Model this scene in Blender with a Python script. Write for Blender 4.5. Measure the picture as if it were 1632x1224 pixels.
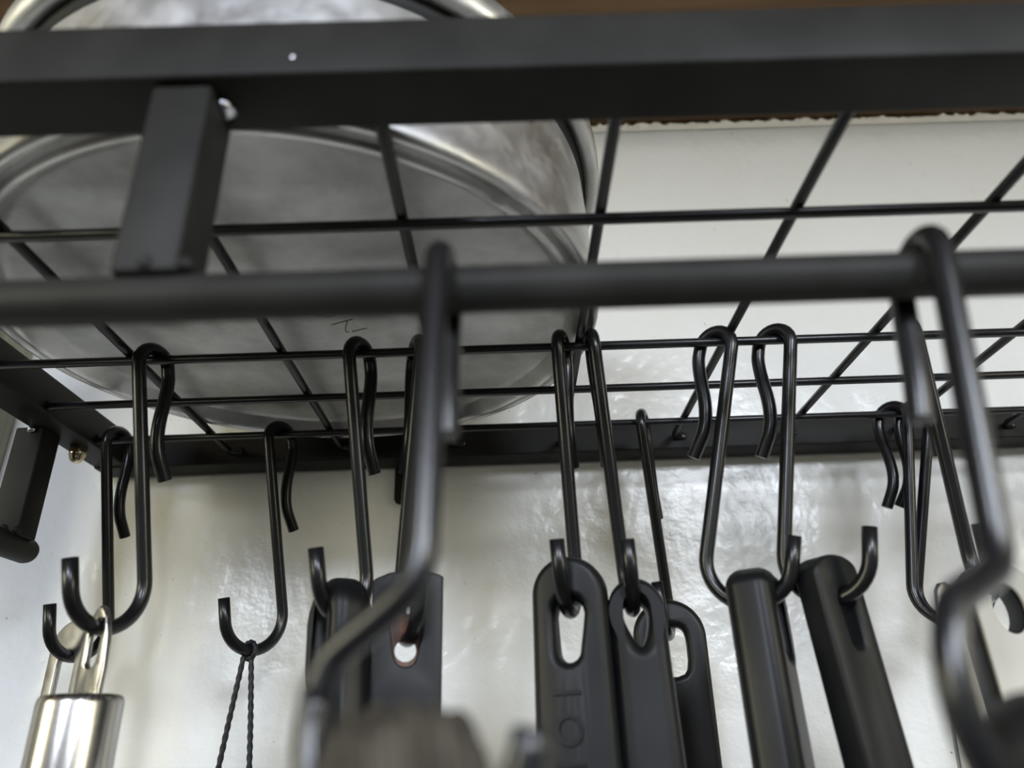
import bpy, bmesh, math, random
from mathutils import Vector, Matrix
random.seed(7)
for o in list(bpy.data.objects): bpy.data.objects.remove(o)
SC = bpy.context.scene; COL = SC.collection
Z0 = 1.6                                             # lens height above the floor (m)
# ------------------------------------------------------------------ camera
F_PX, PITCH, YAW, ROLL = 1161.0, .4439, .0112, -.0378
def cam_basis():
    f = Vector((math.sin(YAW)*math.cos(PITCH), math.cos(YAW)*math.cos(PITCH), math.sin(PITCH)))
    r = Vector((math.cos(YAW), -math.sin(YAW), 0)); u = r.cross(f)
    return r*math.cos(ROLL)+u*math.sin(ROLL), u*math.cos(ROLL)-r*math.sin(ROLL), f
r_, u_, f_ = cam_basis()
cd = bpy.data.cameras.new('camera'); cam = bpy.data.objects.new('camera', cd); COL.objects.link(cam)
cam.matrix_world = Matrix(((r_.x, u_.x, -f_.x, 0), (r_.y, u_.y, -f_.y, 0), (r_.z, u_.z, -f_.z, Z0), (0, 0, 0, 1)))
cd.sensor_fit = 'HORIZONTAL'; cd.sensor_width = 36; cd.lens = 36*F_PX/1632
cd.clip_start = .005; cd.clip_end = 50
cd.dof.use_dof = True; cd.dof.focus_distance = .262; cd.dof.aperture_fstop = 8.6
SC.camera = cam
# ------------------------------------------------------------------ world, daylight, exposure
SC.view_settings.view_transform = 'Standard'; SC.view_settings.look = 'None'
SC.view_settings.exposure = 0.40; SC.view_settings.gamma = 1; SC.view_settings.use_curve_mapping = False
W = bpy.data.worlds.new('world'); SC.world = W; W.use_nodes = True
W.node_tree.nodes['Background'].inputs[0].default_value = (.92, .92, .88, 1)
W.node_tree.nodes['Background'].inputs[1].default_value = .16
def window_light(name, loc, target, sx, sy, watts, col):
    l = bpy.data.lights.new(name, 'AREA'); l.shape = 'RECTANGLE'; l.size = sx; l.size_y = sy
    l.energy = watts; l.color = col
    o = bpy.data.objects.new(name, l); COL.objects.link(o)
    o.location = Vector(loc)+Vector((0, 0, Z0))
    d = Vector(target)-Vector(loc); o.rotation_euler = d.to_track_quat('-Z', 'Y').to_euler()
window_light('daylight_window_cool', (.34, -.62, .63), (.06, .3, .00), .28, .80, 24, (.84, .90, 1.0))
window_light('daylight_window_cool', (-.27, -.62, .60), (-.08, .3, .00), .20, .78, 18.5, (.80, .87, 1.0))
window_light('daylight_window_garden', (-1.3, -.55, .44), (0, .3, .0), .5, .9, 14, (1.0, .955, .70))
window_light('daylight_window_garden', (1.3, -.65, .47), (0, .3, .0), .5, .9, 12, (1.0, .955, .75))
# ------------------------------------------------------------------ materials
def mat(name, col, rough=.5, metal=0, spec=.5):
    m = bpy.data.materials.new(name); m.use_nodes = True; n = m.node_tree.nodes; b = n['Principled BSDF']
    b.inputs['Base Color'].default_value = (*col, 1); b.inputs['Roughness'].default_value = rough
    b.inputs['Metallic'].default_value = metal; b.inputs['Specular IOR Level'].default_value = spec
    return m, m.node_tree, b
def noise(nt, scale, detail=4, vec=None, rough=.5, stretch=None):
    t = nt.nodes.new('ShaderNodeTexNoise'); t.inputs['Scale'].default_value = scale
    t.inputs['Detail'].default_value = detail; t.inputs['Roughness'].default_value = rough
    tc = nt.nodes.new('ShaderNodeTexCoord'); mp = nt.nodes.new('ShaderNodeMapping')
    if stretch: mp.inputs['Scale'].default_value = stretch
    nt.links.new(tc.outputs['Object'], mp.inputs[0]); nt.links.new(mp.outputs[0], t.inputs['Vector'])
    return t
def ramp(nt, src, stops):
    r = nt.nodes.new('ShaderNodeValToRGB'); e = r.color_ramp.elements
    e[0].position, e[0].color = stops[0][0], (*stops[0][1], 1)
    e[1].position, e[1].color = stops[-1][0], (*stops[-1][1], 1)
    for p, c in stops[1:-1]:
        k = e.new(p); k.color = (*c, 1)
    nt.links.new(src, r.inputs[0]); return r
def bump(nt, b, src, strength, dist, prev=None):
    k = nt.nodes.new('ShaderNodeBump'); k.inputs['Strength'].default_value = strength
    k.inputs['Distance'].default_value = dist; nt.links.new(src, k.inputs['Height'])
    if prev: nt.links.new(prev.outputs[0], k.inputs['Normal'])
    nt.links.new(k.outputs[0], b.inputs['Normal']); return k
def black_coat(name, col, rough, spec, bscale=900, bstr=.12):
    m, nt, b = mat(name, col, rough, 0, spec)
    n = noise(nt, 60, 5); r = ramp(nt, n.outputs[0], [(.35, tuple(c*.85 for c in col)), (.7, tuple(min(1, c*1.15+.002) for c in col))])
    nt.links.new(r.outputs[0], b.inputs['Base Color'])
    bump(nt, b, noise(nt, bscale, 2).outputs[0], bstr, .0002)
    return m
M = {}
M['coat'] = black_coat('black_powder_coat', (.018, .0175, .0162), .50, .09)
M['wire'] = black_coat('black_wire_coat', (.008, .008, .009), .30, .4, 1200, .06)
M['hook'] = black_coat('black_hook_coat', (.006, .006, .0066), .27, .42, 1500, .05)
M['plastic'] = black_coat('black_handle_plastic', (.005, .0053, .0056), .40, .26, 2500, .10)
M['plastic_soft'] = black_coat('charcoal_handle_plastic', (.0065, .0071, .0076), .43, .27, 2500, .12)
M['nylon'] = black_coat('black_nylon', (.008, .0078, .007), .40, .3, 1800, .2)
M['shade_black'] = black_coat('black_rim_shade', (.008, .008, .008), .6, .3)  # black that paints in the shade under the pan rim
M['cord'] = black_coat('black_cord', (.010, .010, .012), .55, .4)
# glossy uneven white wall paint
m, nt, b = mat('white_gloss_wall_paint', (.80, .80, .77), .22, 0, .5); M['wall'] = m
n1 = noise(nt, 9, 4); r1 = ramp(nt, n1.outputs[0], [(.3, (.77, .77, .735)), (.55, (.80, .80, .78)), (.8, (.775, .76, .69))])
n0 = noise(nt, 420, 2); sp = ramp(nt, n0.outputs[0], [(.205, (.30, .27, .22)), (.235, (1, 1, 1))])
mx = nt.nodes.new('ShaderNodeMix'); mx.data_type = 'RGBA'; mx.blend_type = 'MULTIPLY'; mx.inputs[0].default_value = 1
nt.links.new(r1.outputs[0], mx.inputs[6]); nt.links.new(sp.outputs[0], mx.inputs[7]); nt.links.new(mx.outputs[2], b.inputs['Base Color'])
b1 = bump(nt, b, noise(nt, 28, 3, stretch=(1, 1, .7)).outputs[0], .6, .0045)
b2 = bump(nt, b, noise(nt, 150, 4, stretch=(1, 1, 1.1)).outputs[0], .34, .0014, b1)
b3 = bump(nt, b, noise(nt, 520, 3).outputs[0], .25, .0005, b2)
m, nt, b = mat('dried_paint_flakes', (.72, .69, .62), .4); M['flake'] = m
# wood
def wood(name, c1, c2, c3, scale, rough):
    m, nt, b = mat(name, c1, rough, 0, .35)
    n = noise(nt, scale, 6, stretch=(.06, 1, 1), rough=.6)
    r = ramp(nt, n.outputs[0], [(.3, c1), (.5, c2), (.72, c3)]); nt.links.new(r.outputs[0], b.inputs['Base Color'])
    bump(nt, b, n.outputs[0], .3, .001); return m
M['wood'] = wood('brown_beam_wood', (.085, .045, .018), (.14, .075, .03), (.20, .115, .05), 60, .5)
m, nt, b = mat('grey_weathered_wood', (.2, .2, .15), .8); M['post'] = m
n = noise(nt, 70, 6, stretch=(1, 1, .1), rough=.65)
r = ramp(nt, n.outputs[0], [(.3, (.10, .10, .08)), (.55, (.27, .27, .20)), (.75, (.42, .41, .34))]); nt.links.new(r.outputs[0], b.inputs['Base Color'])
m, nt, b = mat('brown_handle_core', (.12, .045, .02), .5); M['core'] = m
n = noise(nt, 900, 4, stretch=(1, .08, 1)); r = ramp(nt, n.outputs[0], [(.3, (.05, .018, .009)), (.7, (.19, .075, .035))]); nt.links.new(r.outputs[0], b.inputs['Base Color'])
m, nt, b = mat('greyed_ribbed_handle_wood', (.09, .075, .055), .8, 0, .15); M['ribwood'] = m
n = noise(nt, 260, 4, stretch=(1, .12, 1)); r = ramp(nt, n.outputs[0], [(.3, (.018, .015, .011)), (.7, (.060, .052, .040))]); nt.links.new(r.outputs[0], b.inputs['Base Color'])
# metals
def metal(name, col, rough, scale, stretch, bstr, dirt=None):
    m, nt, b = mat(name, col, rough, 1)
    n = noise(nt, scale, 5, stretch=stretch, rough=.6)
    rr = ramp(nt, n.outputs[0], [(.3, (rough*.8,)*3), (.7, (min(1, rough*1.25),)*3)]); nt.links.new(rr.outputs[0], b.inputs['Roughness'])
    d = dirt or tuple(c*.82 for c in col)
    n2 = noise(nt, 26, 6, rough=.65); r2 = ramp(nt, n2.outputs[0], [(.32, d), (.62, col)]); nt.links.new(r2.outputs[0], b.inputs['Base Color'])
    if bstr: bump(nt, b, n.outputs[0], bstr, .0006)
    return m
M['alu'] = metal('scuffed_aluminium', (.68, .68, .68), .46, 90, None, .08, (.48, .465, .44))
M['alu_base'] = metal('dull_pan_base', (.50, .50, .495), .50, 60, None, .12, (.30, .295, .28))
M['steel'] = metal('brushed_steel', (.44, .425, .40), .24, 900, (1, .02, 1), 0, (.39, .37, .345))
M['steel_flat'] = metal('flat_steel', (.50, .49, .48), .38, 300, None, .05)
M['scratch'] = metal('scratched_aluminium', (.16, .16, .155), .6, 90, None, 0)
M['nut'] = metal('brassy_nut', (.78, .66, .46), .14, 200, None, .0)
M['weld'] = metal('bare_weld', (.74, .74, .80), .25, 300, None, .2)
m, nt, b = mat('pale_handle_plastic', (.40, .38, .33), .42); M['pale'] = m
m, nt, b = mat('dark_floor', (.05, .045, .04), .5); M['floor'] = m
n = noise(nt, 3, 4); r = ramp(nt, n.outputs[0], [(.3, (.035, .03, .026)), (.7, (.07, .062, .055))]); nt.links.new(r.outputs[0], b.inputs['Base Color'])
# ------------------------------------------------------------------ helpers
def obj(name, me, material, parent=None, loc=None, smooth=True):
    if isinstance(me, bmesh.types.BMesh):
        d = bpy.data.meshes.new(name); bmesh.ops.recalc_face_normals(me, faces=me.faces); me.to_mesh(d); me.free(); me = d
    if smooth:
        me.polygons.foreach_set('use_smooth', [True]*len(me.polygons))
    if material and not me.materials: me.materials.append(material)
    o = bpy.data.objects.new(name, me); COL.objects.link(o)
    if parent: o.parent = parent
    if loc is not None: o.location = loc
    return o
def tag(o, label=None, cat=None, group=None, kind=None):
    if label: o['label'] = label
    if cat: o['category'] = cat
    if group: o['group'] = group
    if kind: o['kind'] = kind
    return o
def empty(name, loc):
    o = bpy.data.objects.new(name, None); COL.objects.link(o); o.location = loc; o.empty_display_size = .01; return o
def P3(x, y, z): return Vector((x, y, z+Z0))
def box_bm(x0, x1, y0, y1, z0, z1, bev=0, seg=2):
    bm = bmesh.new(); bmesh.ops.create_cube(bm, size=1)
    for v in bm.verts:
        v.co = Vector(((x0+x1)/2+v.co.x*(x1-x0), (y0+y1)/2+v.co.y*(y1-y0), (z0+z1)/2+v.co.z*(z1-z0)))
    if bev: bmesh.ops.bevel(bm, geom=bm.edges[:], offset=bev, segments=seg, affect='EDGES', profile=.5)
    return bm
def tube_bm(pts, rad, sides=12, cap_round=True, bm=None, ridge=None):
    bm = bm or bmesh.new(); pts = [Vector(p) for p in pts]; rings = []
    rads = [rad]*len(pts) if not hasattr(rad, '__len__') else list(rad)
    if cap_round:                                    # slightly chamfered cut ends
        e = min(rads[0]*.25, (pts[1]-pts[0]).length*.4)
        pts = [pts[0], pts[0]+(pts[1]-pts[0]).normalized()*e]+pts[1:-1]+[pts[-1]+(pts[-2]-pts[-1]).normalized()*e, pts[-1]]
        rads = [rads[0]*.8, rads[0]]+rads[1:-1]+[rads[-1], rads[-1]*.8]
    nrm = None
    for i, p in enumerate(pts):
        t = (pts[min(i+1, len(pts)-1)]-pts[max(i-1, 0)]).normalized()
        if nrm is None:
            nrm = t.orthogonal().normalized()
        else: nrm = (nrm-t*nrm.dot(t)).normalized()
        bn = t.cross(nrm)
        ring = []
        for k in range(sides):
            a = 2*math.pi*k/sides; rr = rads[i]
            if ridge: rr *= 1+ridge[0]*math.cos(2*(a-ridge[1]*i))
            ring.append(bm.verts.new(p+(nrm*math.cos(a)+bn*math.sin(a))*rr))
        rings.append(ring)
    for a, b_ in zip(rings, rings[1:]):
        for k in range(sides): bm.faces.new((a[k], a[(k+1) % sides], b_[(k+1) % sides], b_[k]))
    bm.faces.new(rings[0][::-1]); bm.faces.new(rings[-1]); return bm
def lathe_bm(prof, seg=96, closed=False):
    bm = bmesh.new(); rings = []
    for r, z in prof:
        if r < 1e-6: rings.append([bm.verts.new((0, 0, z))])
        else: rings.append([bm.verts.new((r*math.cos(2*math.pi*k/seg), r*math.sin(2*math.pi*k/seg), z)) for k in range(seg)])
    pairs = list(zip(rings, rings[1:]))+([(rings[-1], rings[0])] if closed else [])
    for a, b_ in pairs:
        for k in range(seg):
            k2 = (k+1) % seg
            if len(a) == 1: bm.faces.new((a[0], b_[k], b_[k2]))
            elif len(b_) == 1: bm.faces.new((a[k], a[k2], b_[0]))
            else: bm.faces.new((a[k], a[k2], b_[k2], b_[k]))
    return bm
def chaikin(pts, n=2, closed=False):
    pts = [Vector(p) for p in pts]
    for _ in range(n):
        q = []
        m_ = len(pts)
        rng = range(m_) if closed else range(m_-1)
        for i in rng:
            a, b_ = pts[i], pts[(i+1) % m_]; q += [a*.75+b_*.25, a*.25+b_*.75]
        pts = q if closed else [pts[0]]+q+[pts[-1]]
    return pts
def slab_mesh(name, outer, holes, thick, bev, seg=4):
    """flat outline with holes, given thickness and rounded edges; local x,y in the face, z = normal"""
    cu = bpy.data.curves.new(name, 'CURVE'); cu.dimensions = '2D'; cu.fill_mode = 'BOTH'
    for loop in [outer]+list(holes):
        s = cu.splines.new('POLY'); s.points.add(len(loop)-1); s.use_cyclic_u = True
        for p, c in zip(s.points, loop): p.co = (c[0], c[1], 0, 1)
    cu.bevel_mode = 'ROUND'; cu.bevel_depth = bev; cu.bevel_resolution = seg; cu.offset = -bev
    cu.extrude = max(thick/2-bev, 1e-5)
    o = bpy.data.objects.new('tmp', cu); COL.objects.link(o)
    bpy.context.view_layer.update()
    me = bpy.data.meshes.new_from_object(o.evaluated_get(bpy.context.evaluated_depsgraph_get()))
    bpy.data.objects.remove(o); bpy.data.curves.remove(cu); me.name = name
    bm = bmesh.new(); bm.from_mesh(me); bmesh.ops.remove_doubles(bm, verts=bm.verts, dist=2e-6)
    bmesh.ops.recalc_face_normals(bm, faces=bm.faces)
    for e in bm.edges:
        if len(e.link_faces) == 2: e.smooth = e.calc_face_angle(0) < .6
    bm.to_mesh(me); bm.free(); me.materials.clear()
    return me
def bulge(me, w, cx, amount, n=16):
    bm = bmesh.new(); bm.from_mesh(me)
    for k in range(1-n, n):
        bmesh.ops.bisect_plane(bm, geom=bm.verts[:]+bm.edges[:]+bm.faces[:], dist=1e-6, plane_co=(cx+w*k/n, 0, 0), plane_no=(1, 0, 0))
    zm = max(v.co.z for v in bm.verts)
    for v in bm.verts:
        t = (v.co.x-cx)/w; v.co.z += amount*max(0, 1-t*t)*v.co.z/zm
    for e in bm.edges:
        if len(e.link_faces) == 2: e.smooth = e.calc_face_angle(0) < .6
    bm.to_mesh(me); bm.free(); return me
MM = .001
def mm(loop): return [(x*MM, y*MM) for x, y in loop]
def stadium(top, bot, wt, wb, cx=0, cb=None, n=10, flat=1.0):
    """handle outline: rounded top at y=top, half width wt there, wb at y=bot, centre line cx -> cb"""
    cb = cx if cb is None else cb
    L = [(cx+wt*math.cos(a), top-wt*flat+wt*flat*math.sin(a)) for a in [math.pi*k/(2*n) for k in range(2*n+1)]]
    rb = wb*.5
    L += [(cb-wb, bot+rb), (cb-wb*.7, bot+rb*.25), (cb-wb*.3, bot), (cb+wb*.3, bot), (cb+wb*.7, bot+rb*.25), (cb+wb, bot+rb)]
    return L
def slot(top, bot, wt, wb, cx=0, cb=None, n=7):
    cb = cx if cb is None else cb
    return [(cx+wt*math.cos(a), top-wt+wt*math.sin(a)) for a in [math.pi*k/n for k in range(n+1)]] + \
           [(cb+wb*math.cos(a), bot+wb+wb*math.sin(a)) for a in [math.pi+math.pi*k/n for k in range(n+1)]]
def soft(loop, n=2): return [(p.x, p.y) for p in chaikin([(x, y, 0) for x, y in loop], n, True)]
def hang_matrix(P, phi, lean=0, pitch=0):
    """face frame of a thing hung on a hook: x right, y up, z towards the viewer side"""
    n = Vector((-math.cos(phi), -math.sin(phi), 0)); r = Vector((math.sin(phi), -math.cos(phi), 0)); u = Vector((0, 0, 1))
    m = Matrix(((r.x, u.x, n.x), (r.y, u.y, n.y), (r.z, u.z, n.z))).to_4x4()
    m = m @ Matrix.Rotation(lean, 4, 'Z') @ Matrix.Rotation(pitch, 4, 'X')
    m.translation = Vector(P); return m
# ------------------------------------------------------------------ setting
HG = .1147                                           # grid height above the lens
WALL_Y = .325; TOPZ = .3195
bm = bmesh.new(); NX, NZ = 90, 60
vs = [[bm.verts.new((-.75+1.7*i/NX, WALL_Y, Z0-1.0+(TOPZ+1.0)*j/NZ)) for i in range(NX+1)] for j in range(NZ+1)]
for j in range(NZ):
    for i in range(NX): bm.faces.new((vs[j][i], vs[j][i+1], vs[j+1][i+1], vs[j+1][i]))
ex = bmesh.ops.extrude_face_region(bm, geom=bm.faces[:])
for v in [g for g in ex['geom'] if isinstance(g, bmesh.types.BMVert)]: v.co.y += .12
wall = tag(obj('wall_back', bm, M['wall']), 'glossy uneven white painted wall behind the rack', kind='structure')
# ragged dried paint where the wall meets the beam
bm = bmesh.new(); x = -.5; rowt = []; rowb = []
while x < .62:
    x += random.uniform(.0012, .0034)
    h = random.choice([.0008, .0012, .0018, .0026, .0014])*random.uniform(.5, 1.3)
    rowt.append((x, h)); 
for i, (x, h) in enumerate(rowt):
    a = [bm.verts.new((x, WALL_Y-.0006, Z0+TOPZ-.0028)), bm.verts.new((x, WALL_Y-.0018-random.uniform(0, .0012), Z0+TOPZ-.0008)), bm.verts.new((x, WALL_Y-.0013-random.uniform(0, .001), Z0+TOPZ+h)), bm.verts.new((x, WALL_Y+.002, Z0+TOPZ+h*.6))]
    if i:
        for k in range(3): bm.faces.new((pa[k], pa[k+1], a[k+1], a[k]))
    pa = a
obj('paint_edge', bm, M['flake'], wall, smooth=False)
fl = obj('floor', box_bm(-2.5, 2.5, -2.8, .33, -.02, 0), M['floor'], smooth=False); tag(fl, 'dark kitchen floor', kind='structure')
soffit_boards = obj('soffit', box_bm(-.8, 1.0, -.33, .36, Z0+TOPZ+.020, Z0+TOPZ+.035), M['wood'], smooth=False)  # front brought forward out of view to shade the upper wall
tag(soffit_boards, 'low brown wooden board ceiling above the rack, unseen front added to shade the wall', kind='structure')
for k in range(5):  # only the rear plank is in view; the rest are added to block light
    y1 = .345-k*.135
    o = obj('plank', box_bm(-.8, 1.0, y1-.1325, y1, Z0+TOPZ+.0025, Z0+TOPZ+.0205, .0012), M['wood'], soffit_boards)
post = obj('wooden_post', box_bm(-.31, -.2365, .287, WALL_Y-.0005, .62, Z0+TOPZ+.001, .002), M['post'])
tag(post, 'grey weathered wooden post against the wall beside the rack end', 'post')
# ------------------------------------------------------------------ rack
T = .0144; FB = .1125; RX0, RX1 = -.1848, .42; FY = .0979; BY = .3085
rack = tag(empty('pot_rack', P3(.1, BY+T, FB)), 'black steel wall rack with wire grid shelf and round hook rails', 'rack')
def rp(name, bm, m='coat', smooth=True):
    o = obj(name, bm, M[m], rack, smooth=smooth); o.matrix_parent_inverse = Matrix.Translation(-rack.location); return o
def rbox(name, x0, x1, y0, y1, z0, z1, bev=.0009, m='coat'): return rp(name, box_bm(x0, x1, y0, y1, z0+Z0, z1+Z0, bev, 3), m)
rbox('front_bar', RX0, RX1, FY, FY+T, FB, FB+T)
rbox('back_bar', RX0, RX1, BY, BY+T, FB-.0006, FB+T-.0006)
for x in (RX0, RX1-T): rbox('side_bar', x, x+T, FY+T-.0002, BY+.0002, FB, FB+T)
LW = [.1468, .1804, .2138, .2476, .2828]
for y in LW: rp('long_wire', tube_bm([P3(RX0+T-.001, y, HG), P3(RX1-T+.001, y, HG)], .0015, 10), 'wire')
for k in range(-3, 8):
    x = .0256+.05*k
    if x > RX1-.02 or x < RX0+.02: continue
    o = rp('cross_wire', tube_bm([P3(x, FY+T-.001, HG+.0029), P3(x, BY-.004, HG+.0029), P3(x+.0006, BY-.0012, HG+.0026), P3(x+.004, BY+.0006, HG+.0026)], .0015, 10), 'wire')
    bm = bmesh.new(); bmesh.ops.create_uvsphere(bm, u_segments=10, v_segments=6, radius=.0019)
    for v in bm.verts: v.co = P3(x+.0042, BY-.0002, HG+.0030)+Vector((v.co.x*1.1, v.co.y*.5, v.co.z))
    rp('weld_bead', bm, 'wire')
RODY, RODZ, RODR = .105, .068, .0041
S_ = .0112
def strut(x, y):
    rbox('support_strut', x-S_/2, x+S_/2, y, y+S_, RODZ+.0025, FB+.0002, .0008)
strut(-.0592, .1000); strut(.245, .1000)
rp('hook_rail', tube_bm([P3(RX0+.002, RODY, RODZ), P3(RX1-.002, RODY, RODZ)], RODR, 24))
SX = -.1842
strut(SX, .2612); strut(SX, .125)
rp('side_hook_rail', tube_bm([P3(SX, .103, RODZ), P3(SX, .2765, RODZ), P3(SX, .2795, RODZ)], [RODR*1.15, RODR*1.15, RODR*1.02], 24))
def bead(x, y, z, r, m, sq=(1, 1, 1)):
    bm = bmesh.new(); bmesh.ops.create_icosphere(bm, subdivisions=2, radius=r)
    for v in bm.verts:
        k = 1+random.uniform(-.22, .22); v.co = P3(x, y, z)+Vector((v.co.x*sq[0], v.co.y*sq[1], v.co.z*sq[2]))*k
    rp('weld_bead', bm, m)
bead(-.0529, .1055, .1118, .0021, 'weld', (1, 1.3, .7)); bead(-.0645, .1065, .1112, .0018, 'coat', (1, 1.6, .7))
bead(-.0590, .1002, .0722, .0013, 'coat', (1.2, .7, 1.)); bead(-.0530, .1015, .0722, .0018, 'coat', (1, .8, .8))
bead(-.0382, .0979, .1168, .0005, 'weld', (1, .5, 1.3))  # paint chip on the front bar, built as a bead
bead(SX+.001, .2612, .1115, .0016, 'weld'); bead(SX, .2612, .0726, .0016, 'coat'); bead(SX+.0050, .2612, .0722, .0014, 'coat')
bead(-.1705, .2476, HG+.001, .0014, 'coat'); bead(-.1702, .2828, HG+.001, .0014, 'coat')
# wall tab below the back bar
me = slab_mesh('mounting_tab', mm([(-8.2, 21), (8.2, 21), (8.2, 2.4), (7.6, .9), (6, 0), (-6, 0), (-7.6, .9), (-8.2, 2.4)]), [], .002, .0004, 2)
o = obj('mounting_tab', me, M['coat'], rack); o.matrix_parent_inverse = Matrix.Translation(-rack.location)
o.matrix_basis = hang_matrix(P3(-.0439, .3225, .0946), math.pi/2)
# cap nut under the left side bar
bm = lathe_bm([(0, -.0068), (.0012, -.0066), (.0022, -.0058), (.0028, -.0046), (.0030, -.0036), (.0033, -.0034), (.0033, -.0028)], 24)
bmesh.ops.translate(bm, verts=bm.verts, vec=P3(-.1780, .2845, FB)); nut = rp('cap_nut', bm, 'nut'); nut['label'] = 'shiny brassy domed cap nut'
bm = lathe_bm([(0, -.0029), (.0036, -.0029), (.0038, -.0026), (.0038, 0), (0, 0)], 6)
bmesh.ops.translate(bm, verts=bm.verts, vec=P3(-.1780, .2845, FB)); rp('hex_nut', bm, 'nut', smooth=False)
# ------------------------------------------------------------------ pan on the grid
PC = (-.0648, .2092); PZ = HG+.0050
pan = tag(empty('cooking_pan', P3(PC[0], PC[1], PZ)), 'large round scuffed aluminium pan lying on the wire grid', 'pan')
base = [(0, .0058), (.083, .0058), (.0850, .0054), (.0858, .0048)]
body = [(.0858, .0048), (.0884, .0012), (.0890, .0003), (.0899, -.0002), (.0908, .0001), (.0915, .0010), (.0921, .0028), (.0926, .0038), (.0931, .0028), (.0936, .0014), (.0945, .0008), (.0956, .0013), (.0963, .0030), (.0965, .0050), (.0962, .0075), (.0957, .010), (.0955, .014), (.0950, .030), (.0942, .0455)]
obj('pan_base', lathe_bm(base, 128), M['alu_base'], pan)
obj('pan_wall', lathe_bm(body, 128), M['alu'], pan)
obj('rim_shade', lathe_bm([(.0942, .0450), (.0936, .0465), (.0950, .0500), (.0962, .0515)], 128), M['shade_black'], pan)  # black ring standing in for the shadow beneath the rolled rim
obj('rim', lathe_bm([(.0955, .0502), (.0975, .0496), (.0995, .0505), (.1006, .0530), (.1006, .0575), (.0995, .0600), (.0970, .0605), (.0948, .0590), (.0940, .0540), (.0945, .052)], 128, True), M['alu'], pan)
obj('inner_wall', lathe_bm([(.0935, .058), (.0928, .030), (.091, .012), (.084, .0072), (0, .0072)], 96), M['alu'], pan)
# scratched mark on the base
for st in ([(.0, .0), (.0085, .0035)], [(.0062, .0018), (.0038, -.0052), (.0052, -.0060)], [(.0065, -.0056), (.0125, -.0034)], [(-.004, .0075), (-.001, .0055), (.003, .0062), (.0045, .0095)]):
    pts = [Vector((.0072+x*.9, .0035-y*.9, .0058)) for x, y in st]
    obj('scratched_mark', tube_bm(chaikin(pts, 2), .00022, 6, False), M['scratch'], pan)
# ------------------------------------------------------------------ S hooks
HD = (5.747, 4.761, 25.937, 8.718, 38.003, 68.059, 12.22, 8.625); HR = .00215
def clip_profile(D):
    rl, pu, pd, eu, ed, L, rj, tp = D
    short = chaikin([(rl, 0, 0), (rl*1.02, -6, 0), (-rl+pu+.1, -pd+.6, 0), (-rl+eu, -ed, 0)], 3)
    short = [p for p in short][::-1]
    arc = [Vector((rl*math.cos(a), rl*math.sin(a), 0)) for a in [math.pi*k/12 for k in range(1, 12)]]
    shaft = [Vector((-rl, -L*k/10, 0)) for k in range(0, 10)]
    J = [Vector((-rl-rj+rj*math.cos(a), -L+rj*math.sin(a), 0)) for a in [-math.pi*k/20 for k in range(0, 21)]]
    tip = [Vector((-rl-2*rj, -L+tp, 0))]
    return short+arc+shaft+J+tip
def clip_place(pts, q, D):
    rz, a, b_, tw = q; out = []
    for p in pts:
        u, w, v = p.x, p.y, 0.0; ush = -D[0]
        if w < -20 and u < -D[0]+.01:
            k = max(0, min(1, (-w-20)/50))*tw; du = u-ush; u = ush+du*math.cos(k); v = du*math.sin(k)
        u, w = u*math.cos(a)-w*math.sin(a), u*math.sin(a)+w*math.cos(a)
        v, w = v*math.cos(b_)-w*math.sin(b_), v*math.sin(b_)+w*math.cos(b_)
        out.append(Vector((u*math.cos(rz)-v*math.sin(rz), u*math.sin(rz)+v*math.cos(rz), w+3.65-D[0]))*MM)
    return out
HG_ = 'black S-hooks on the rack wires'
HOOKS = {   # row y, x, rz, tilts, twist, label
 'H1': (2, -.11547, 1.15868, .26474, .01587, .02163, 'black wire S-hook on the middle wire holding the round steel handle'),
 'H2': (4, -.16121, 1.25708, .28119, .01216, -.07793, 'black wire S-hook on the rear wire holding the flat slotted steel handle'),
 'H3': (4, -.09403, .95528, .26185, .04671, -.05317, 'black wire S-hook on the rear wire holding the thin black cord'),
 'H4': (2, -.04757, 1.13247, .25229, .02093, .06939, 'black wire S-hook holding the narrow rounded black handle beside the brown-lined one'),
 'H5': (2, -.02885, 1.93426, .26738, -.00094, .00744, 'black wire S-hook holding the flat handle with the brown-lined hole'),
 'H7': (2, .01927, 1.26727, .2521, .04493, .04558, 'black wire S-hook holding the wide black handle with long slot and raised letters'),
 'H8': (2, .02972, 1.51893, .29179, -.06273, -.03307, 'black wire S-hook holding the rounded black handle with a teardrop hole'),
 'H9': (4, .05736, 1.23449, .2772, .00724, .01727, 'black wire S-hook on the rear wire holding the open-loop black nylon handle'),
 'H10': (2, .07047, 2.41753, .26938, .04969, .19733, 'black wire S-hook through the thick black handle seen edge-on with a steel edge'),
 'H11': (2, .09007, 2.32218, .22168, .03747, .06547, 'black wire S-hook through the slanting ridged black handle'),
 'H12': (4, .16221, 2.35023, .19618, .0903, .11946, 'black wire S-hook with upright shaft, one of two sharing the pale steel handle'),
 'H13': (4, .17121, 2.34889, .30592, .04806, 0, 'black wire S-hook with leaning shaft, one of two sharing the pale steel handle'),
 'H14': (2, .13697, 1.19263, .24596, .01367, 0, 'black wire S-hook on the middle wire holding the pale-faced handle'),
}
HP = {}
for n, (row, x, rz, a, b_, tw, lab) in HOOKS.items():
    D = list(HD)
    if n == 'H5': D[5] += 6.0; D[7] += 6.0
    pts = clip_place(clip_profile(D), (rz, a, b_, tw), D)
    c = P3(x, LW[row], HG)
    o = obj('s_hook', tube_bm(pts, HR, 12), M['hook'], loc=c)
    tag(o, lab, 'hook', HG_)
    HP[n] = c+min(pts, key=lambda p: p.z)
FD = (6.8402, 8.0, 22.0, 13.3, 24.2342, 50.7324, 14.5626, -.166)
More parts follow.
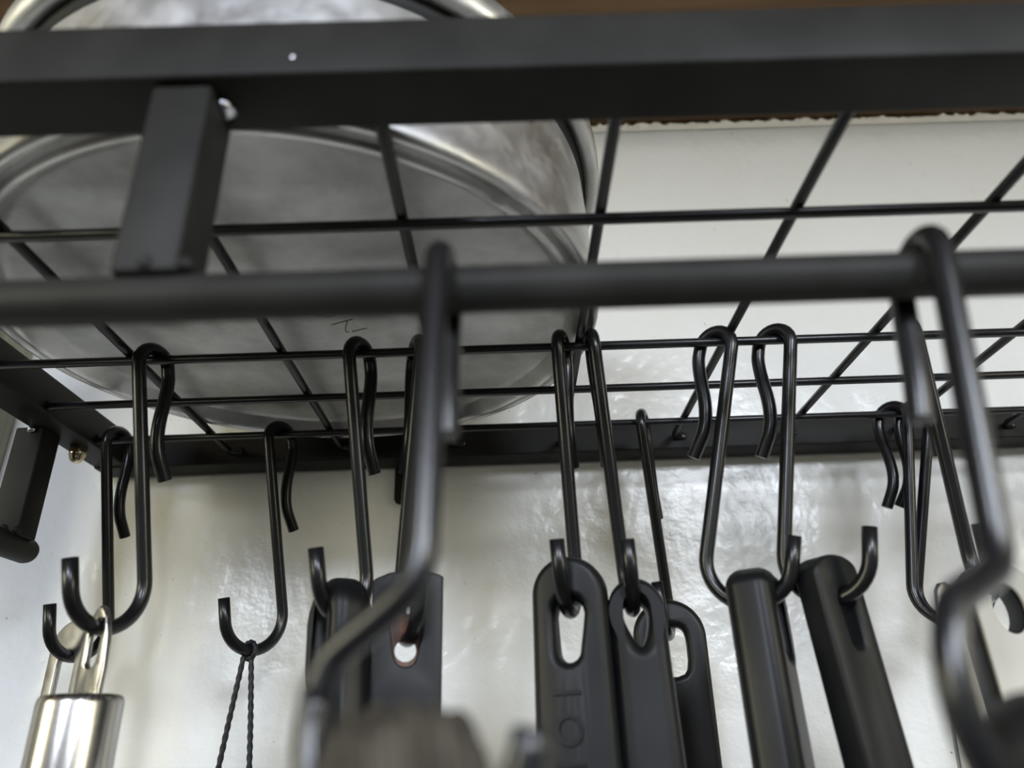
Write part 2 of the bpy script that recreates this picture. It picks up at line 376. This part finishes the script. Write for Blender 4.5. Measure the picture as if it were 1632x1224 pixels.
def round_profile(D):
    rl, pu, pd, eu, ed, L, R, ea = D
    short = chaikin([(rl, 0, 0), (rl, -8, 0), (rl-.4, -17, 0), (-rl+eu+.6, -ed, 0)], 2)[::-1]
    arc = [Vector((rl*math.cos(a), rl*math.sin(a), 0)) for a in [math.pi*k/12 for k in range(1, 12)]]
    cw = -L-R*1.15
    b0, b1 = math.pi*.62, 2*math.pi+ea
    J = [Vector((-rl+R*math.cos(b0+(b1-b0)*k/28), cw+R*math.sin(b0+(b1-b0)*k/28), 0)) for k in range(29)]
    low = chaikin([Vector((-rl, -L+10, 0)), Vector((-rl, -L-1.2, 0)), Vector((-rl-5.2, -L-4.8, 0)), J[4], J[5], J[6]], 3)
    return short+arc+[Vector((-rl, -(L-10)*k/8, 0)) for k in range(8)]+low+J[7:]
def round_place(pts, q, D):
    rz, a, b_, tw = q; out = []
    for p in pts:
        u, w, v = p.x, p.y, 0.0; ush = -D[0]
        if w < -D[5]+8:
            du = u-ush; u = ush+du*math.cos(tw); v = du*math.sin(tw)
        u, w = u*math.cos(a)-w*math.sin(a), u*math.sin(a)+w*math.cos(a)
        v, w = v*math.cos(b_)-w*math.sin(b_), v*math.sin(b_)+w*math.cos(b_)
        out.append(Vector((u*math.cos(rz)-v*math.sin(rz), u*math.sin(rz)+v*math.cos(rz), w+6.45-D[0]))*MM)
    return out
for n, x, q, lab in (('H6', -.0098, (1.4869, -.144, -.0004, -1.943), 'round-ended black S-hook on the front rail carrying the greyish ribbed wooden handle'),
                     ('H15', .0717, (1.5477, -.0783, .1734, -.98), 'round-ended black S-hook on the front rail carrying the dark olive-black handle')):
    pts = round_place(round_profile(FD), q, FD); c = P3(x, RODY, RODZ)
    o = obj('s_hook', tube_bm(pts, .0021, 14), M['hook'], loc=c); tag(o, lab, 'hook', 'round S-hooks on the front rail')
    HP[n] = c+min(pts, key=lambda p: p.z)
# ------------------------------------------------------------------ hanging utensils
GU = 'kitchen utensils hung by their handles'
def utensil(name, label, cat, key, phi, lean=0, pitch=0, off=(0, 0, 0)):
    e = bpy.data.objects.new(name, None); COL.objects.link(e); e.empty_display_size = .01
    e.matrix_world = hang_matrix(HP[key]+Vector(off), phi, lean, pitch); tag(e, label, cat, GU); return e
def part(name, me, m, root, loc=(0, 0, 0), rot=None):
    o = obj(name, me, M[m], root, loc=loc, smooth=not isinstance(me, bpy.types.Mesh))
    if isinstance(me, bpy.types.Mesh): me.polygons.foreach_set('use_smooth', [True]*len(me.polygons))
    if rot: o.rotation_euler = rot
    return o
# A: narrow rounded handle, edge towards the room
u = utensil('utensil_handle', 'narrow rounded black handle with a steel strip below its grip', 'handle', 'H4', .62)
part('grip', slab_mesh('grip', mm(stadium(11, -34, 9.5, 10.5, 1, 2)), [mm(slot(2.4, -16, 3.6, 3.0, 0, .5))], .0122, .0046, 5), 'plastic', u)
part('steel_shank', slab_mesh('steel_shank', mm(stadium(-20, -110, 9.6, 9.0, 1.8)), [], .0030, .0006, 2), 'steel_flat', u, (0, 0, -.001))
# B: flat handle with a brown-lined hole
u = utensil('utensil_handle', 'flat square-topped black handle with a brown-lined keyhole', 'handle', 'H5', 1.74, off=(.0009, 0, .0060))
oB = [(8.5, 10.6), (7.6, 11.2), (5, 12.0), (1, 12.7), (-3, 12.6), (-7, 11.8), (-10.6, 10.3), (-11.6, 9.6), (-11.6, -20), (-11.4, -108), (-9, -110), (6, -110), (8.2, -108), (8.2, -20)]
hB = [(-5.6, 1.6), (-4.4, 2.5), (1.2, 2.6), (2.5, 1.7), (2.9, -.5), (2.4, -6), (1.5, -11), (.4, -13), (-1.7, -13.6), (-3.9, -13), (-4.9, -11), (-5.7, -6), (-6.1, -.5)]
part('grip', slab_mesh('grip', mm(oB), [mm(soft(hB, 1))], .0042, .0007, 3), 'plastic_soft', u, (0, 0, .0012))
circ = [(-1.7+3.05*math.cos(a), -8.9+3.05*math.sin(a)) for a in [math.radians(15*k) for k in range(24)]]
cB = [(5, .9), (-8.5, .9), (-8.5, -17), (5, -17)]
part('hole_lining', slab_mesh('hole_lining', mm(cB), [mm(circ)], .0022, .0002, 2), 'core', u, (0, 0, -.0022))['label'] = 'brown wood-like lining inside the hole'
# C: wide handle with long slot and lettering
u = utensil('utensil_handle', 'wide black handle with a long slot and raised letters', 'handle', 'H7', 1.31)
g = part('grip', bulge(slab_mesh('grip', mm(stadium(14.6, -110, 10.6, 11.8, .6, -.4)), [mm(slot(2.8, -14, 4.2, 3.2, .6, -.1))], .0075, .0024, 5), .0115, 0, .0022), 'plastic_soft', u)
for ch, y in (('I', -21.5), ('O', -30.5), ('I', -38.5)):
    fc = bpy.data.curves.new('letter', 'FONT'); fc.body = ch; fc.size = .0105; fc.extrude = .00022; fc.bevel_depth = .0001; fc.align_x = 'CENTER'; fc.align_y = 'CENTER'
    t = bpy.data.objects.new('tmp', fc); COL.objects.link(t); bpy.context.view_layer.update()
    me = bpy.data.meshes.new_from_object(t.evaluated_get(bpy.context.evaluated_depsgraph_get())); bpy.data.objects.remove(t)
    o = obj('raised_letter', me, M['plastic'], u, (-.0012, y*MM, .00612), False); o.rotation_euler = (0, 0, -math.pi/2)
# D: rounded handle with teardrop hole
u = utensil('utensil_handle', 'rounded black handle with a deep teardrop hole', 'handle', 'H8', 1.492)
part('grip', slab_mesh('grip', mm(stadium(8.0, -110, 7.9, 9.0, .6, 1.6, flat=1.1)), [mm(soft([(.3, 2.4), (2.6, 1.2), (3.9, -1.2), (3.8, -4), (2.9, -8), (1.6, -10.4), (.4, -10.4), (-1.0, -8), (-2.8, -4), (-3.3, -1.2), (-2.1, 1.2)]))], .0140, .0040, 6), 'plastic_soft', u)
# E: open loop nylon handle on the rear wire
u = utensil('utensil_handle', 'black nylon handle ending in an open loop, on the rear wire', 'handle', 'H9', 1.42)
part('grip', slab_mesh('grip', mm(stadium(12.4, -110, 13.2, 12.2, .4, -.4)), [mm(soft([(-3.5, 2.8), (3.5, 2.6), (5.6, 1.2), (6.2, -2), (6.0, -11.5), (3.6, -14.6), (-3.6, -14.6), (-6, -11.5), (-6.2, -2), (-5.6, 1.2)], 1))], .0075, .0024, 5), 'nylon', u)
# F: thick handle, edge-on
u = utensil('utensil_handle', 'thick black handle seen edge-on with a thin steel edge', 'handle', 'H10', 2.62)
part('grip', slab_mesh('grip', mm(stadium(9.5, -110, 10.0, 11.5, -1, -2, flat=.55)), [mm(slot(2.4, -14, 3.4, 2.8, 1, 1))], .0128, .0042, 6), 'plastic', u)
part('steel_edge', slab_mesh('steel_edge', mm([(9.0, -22), (10.4, -24), (10.6, -100), (9, -100)]), [], .0030, .0003, 2), 'steel_flat', u, (0, 0, .0026))
# G: slanting ridged handle
u = utensil('utensil_handle', 'slanting black handle with a ridge beside its long slot', 'handle', 'H11', 2.02, .085)
part('grip', slab_mesh('grip', mm(stadium(12, -110, 8.4, 8.6, .5, .5, flat=.6)), [mm(slot(2.4, -13.5, 3.0, 2.4, 1.4, 1.4))], .0085, .0012, 3), 'plastic_soft', u)
# W2: pale-faced handle
u = utensil('utensil_handle', 'black-sided handle with a pale cream face and round eye', 'handle', 'H14', 1.50, off=(.0012, 0, 0))
hw = mm([(4.2*math.cos(a)+.6, -4.4+6.6*math.sin(a)) for a in [2*math.pi*k/28 for k in range(28)]])
part('grip', slab_mesh('grip', mm(stadium(9.0, -110, 9.2, 9.6, .6, .8)), [hw], .0092, .0012, 3), 'plastic', u, (0, 0, -.0010))
part('face_plate', slab_mesh('face_plate', mm(stadium(8.2, -108, 8.6, 9.2, .6, .8)), [hw], .0014, .0005, 3), 'pale', u, (0, 0, .0040))['label'] = 'pale cream face plate'
# W1: pale steel handle on the rear hooks
u = utensil('utensil_handle', 'pale flat steel handle with a rounded end, behind the pale-faced one', 'handle', 'H12', 1.86, -.10, off=(-.0018, 0, 0))
part('grip', slab_mesh('grip', mm([(3.6, 10), (2.6, 12.8), (0, 14), (-2.8, 13.2), (-4.6, 10.6), (-5.0, 7), (-6.2, -10), (-9, -40), (-10, -105), (8, -105), (7, -40), (4.6, -10), (4.0, 4)]), [mm(slot(2.8, -6, 2.6, 2.4, -.4, -.4))], .0022, .0007, 3), 'steel_flat', u)
# steel tube handle with eye tab
u = utensil('utensil_handle', 'round brushed steel tube handle with a flat eye tab', 'handle', 'H1', 1.12)
part('eye_tab', slab_mesh('eye_tab', mm([(-4.4, -20), (5.6, -20), (5.9, -10), (5.2, -2), (3.6, 3), (1.6, 5.6), (.2, 6.2), (-1.4, 5.2), (-3.2, 2.4), (-4.4, -3), (-4.8, -10)]), [mm(slot(2.3, -10.5, 2.4, 2.0, .2, .2))], .0020, .0007, 3), 'steel', u)
bm = lathe_bm([(0, -.0172), (.0085, -.0172), (.0098, -.0175), (.0104, -.0182), (.0107, -.0195), (.0107, -.108), (.0098, -.110), (0, -.110)], 64)
bmesh.ops.rotate(bm, verts=bm.verts, cent=(0, 0, 0), matrix=Matrix.Rotation(-math.pi/2, 3, 'X'))
part('tube_grip', bm, 'steel', u, (-.0011, 0, 0))
# flat slotted steel handle
u = utensil('utensil_handle', 'flat grey steel handle with a long open slot, on the rear wire', 'handle', 'H2', 1.10)
part('grip', slab_mesh('grip', mm(stadium(12.8, -108, 10.6, 10.6, -1.2, -1.2)), [mm(slot(2.4, -45, 4.8, 4.6, -1, -1))], .0024, .0008, 3), 'steel_flat', u)
# cord loop
c0 = HP['H3']
u = tag(empty('hanging_cord', c0), 'thin black twisted cord looped over a hook', 'cord')
def strand(dx0, dx1, name='strand'):
    pts = [Vector((dx0*MM*(1-t)+dx1*MM*t+.0006*math.sin(t*5)*(1 if dx1 > 0 else -1), .0004*math.sin(t*7), -.0022-.125*t)) for t in [k/150 for k in range(151)]]
    return obj(name, tube_bm(pts, .00095, 10, False, ridge=(.16, .8)), M['cord'], u)
strand(-1.4, -14.5); strand(1.4, 11.5)
ring = []
tn = Vector((math.cos(.95), math.sin(.95), 0)); sd = Vector((-tn.y, tn.x, 0))
for k in range(41):
    a = 2*math.pi*k/40; ring.append((sd*math.cos(a)+Vector((0, 0, 1))*math.sin(a))*.0029+tn*(.0009*math.sin(a/2)))
obj('loop_hitch', tube_bm(ring, .00095, 10, False, ridge=(.16, .8)), M['cord'], u)
# things on the front rail
u = utensil('utensil_handle', 'greyish brown ribbed wooden handle end hung from the front rail', 'handle', 'H6', .35, off=(.0002, 0, 0))
me = slab_mesh('grip', mm(stadium(15.2, -100, 9.2, 9.8, 0, 0, flat=1.0)), [mm(slot(2.4, -9, 3.0, 2.6))], .0178, .0060, 6)
part('grip', me, 'ribwood', u)
for k in range(5):
    zz = (-6+3*k)*MM
    pts = [Vector((-(9.3)*math.cos(a)*MM, (15.3-9.2+9.2*math.sin(a))*MM-abs(zz)**2*28, zz)) for a in [math.pi*(.06+.88*j/16) for j in range(17)]]
    obj('rib', tube_bm(pts, .00075, 8), M['ribwood'], u)
u = utensil('utensil_handle', 'dark olive-black handle end hung from the front rail', 'handle', 'H15', 2.45, off=(.0045, .002, 0))
part('grip', slab_mesh('grip', mm(stadium(15.0, -100, 9.5, 11, 0, 0, flat=.8)), [mm(slot(2.4, -9, 3.0, 2.6))], .0150, .0050, 6), 'nylon', u)
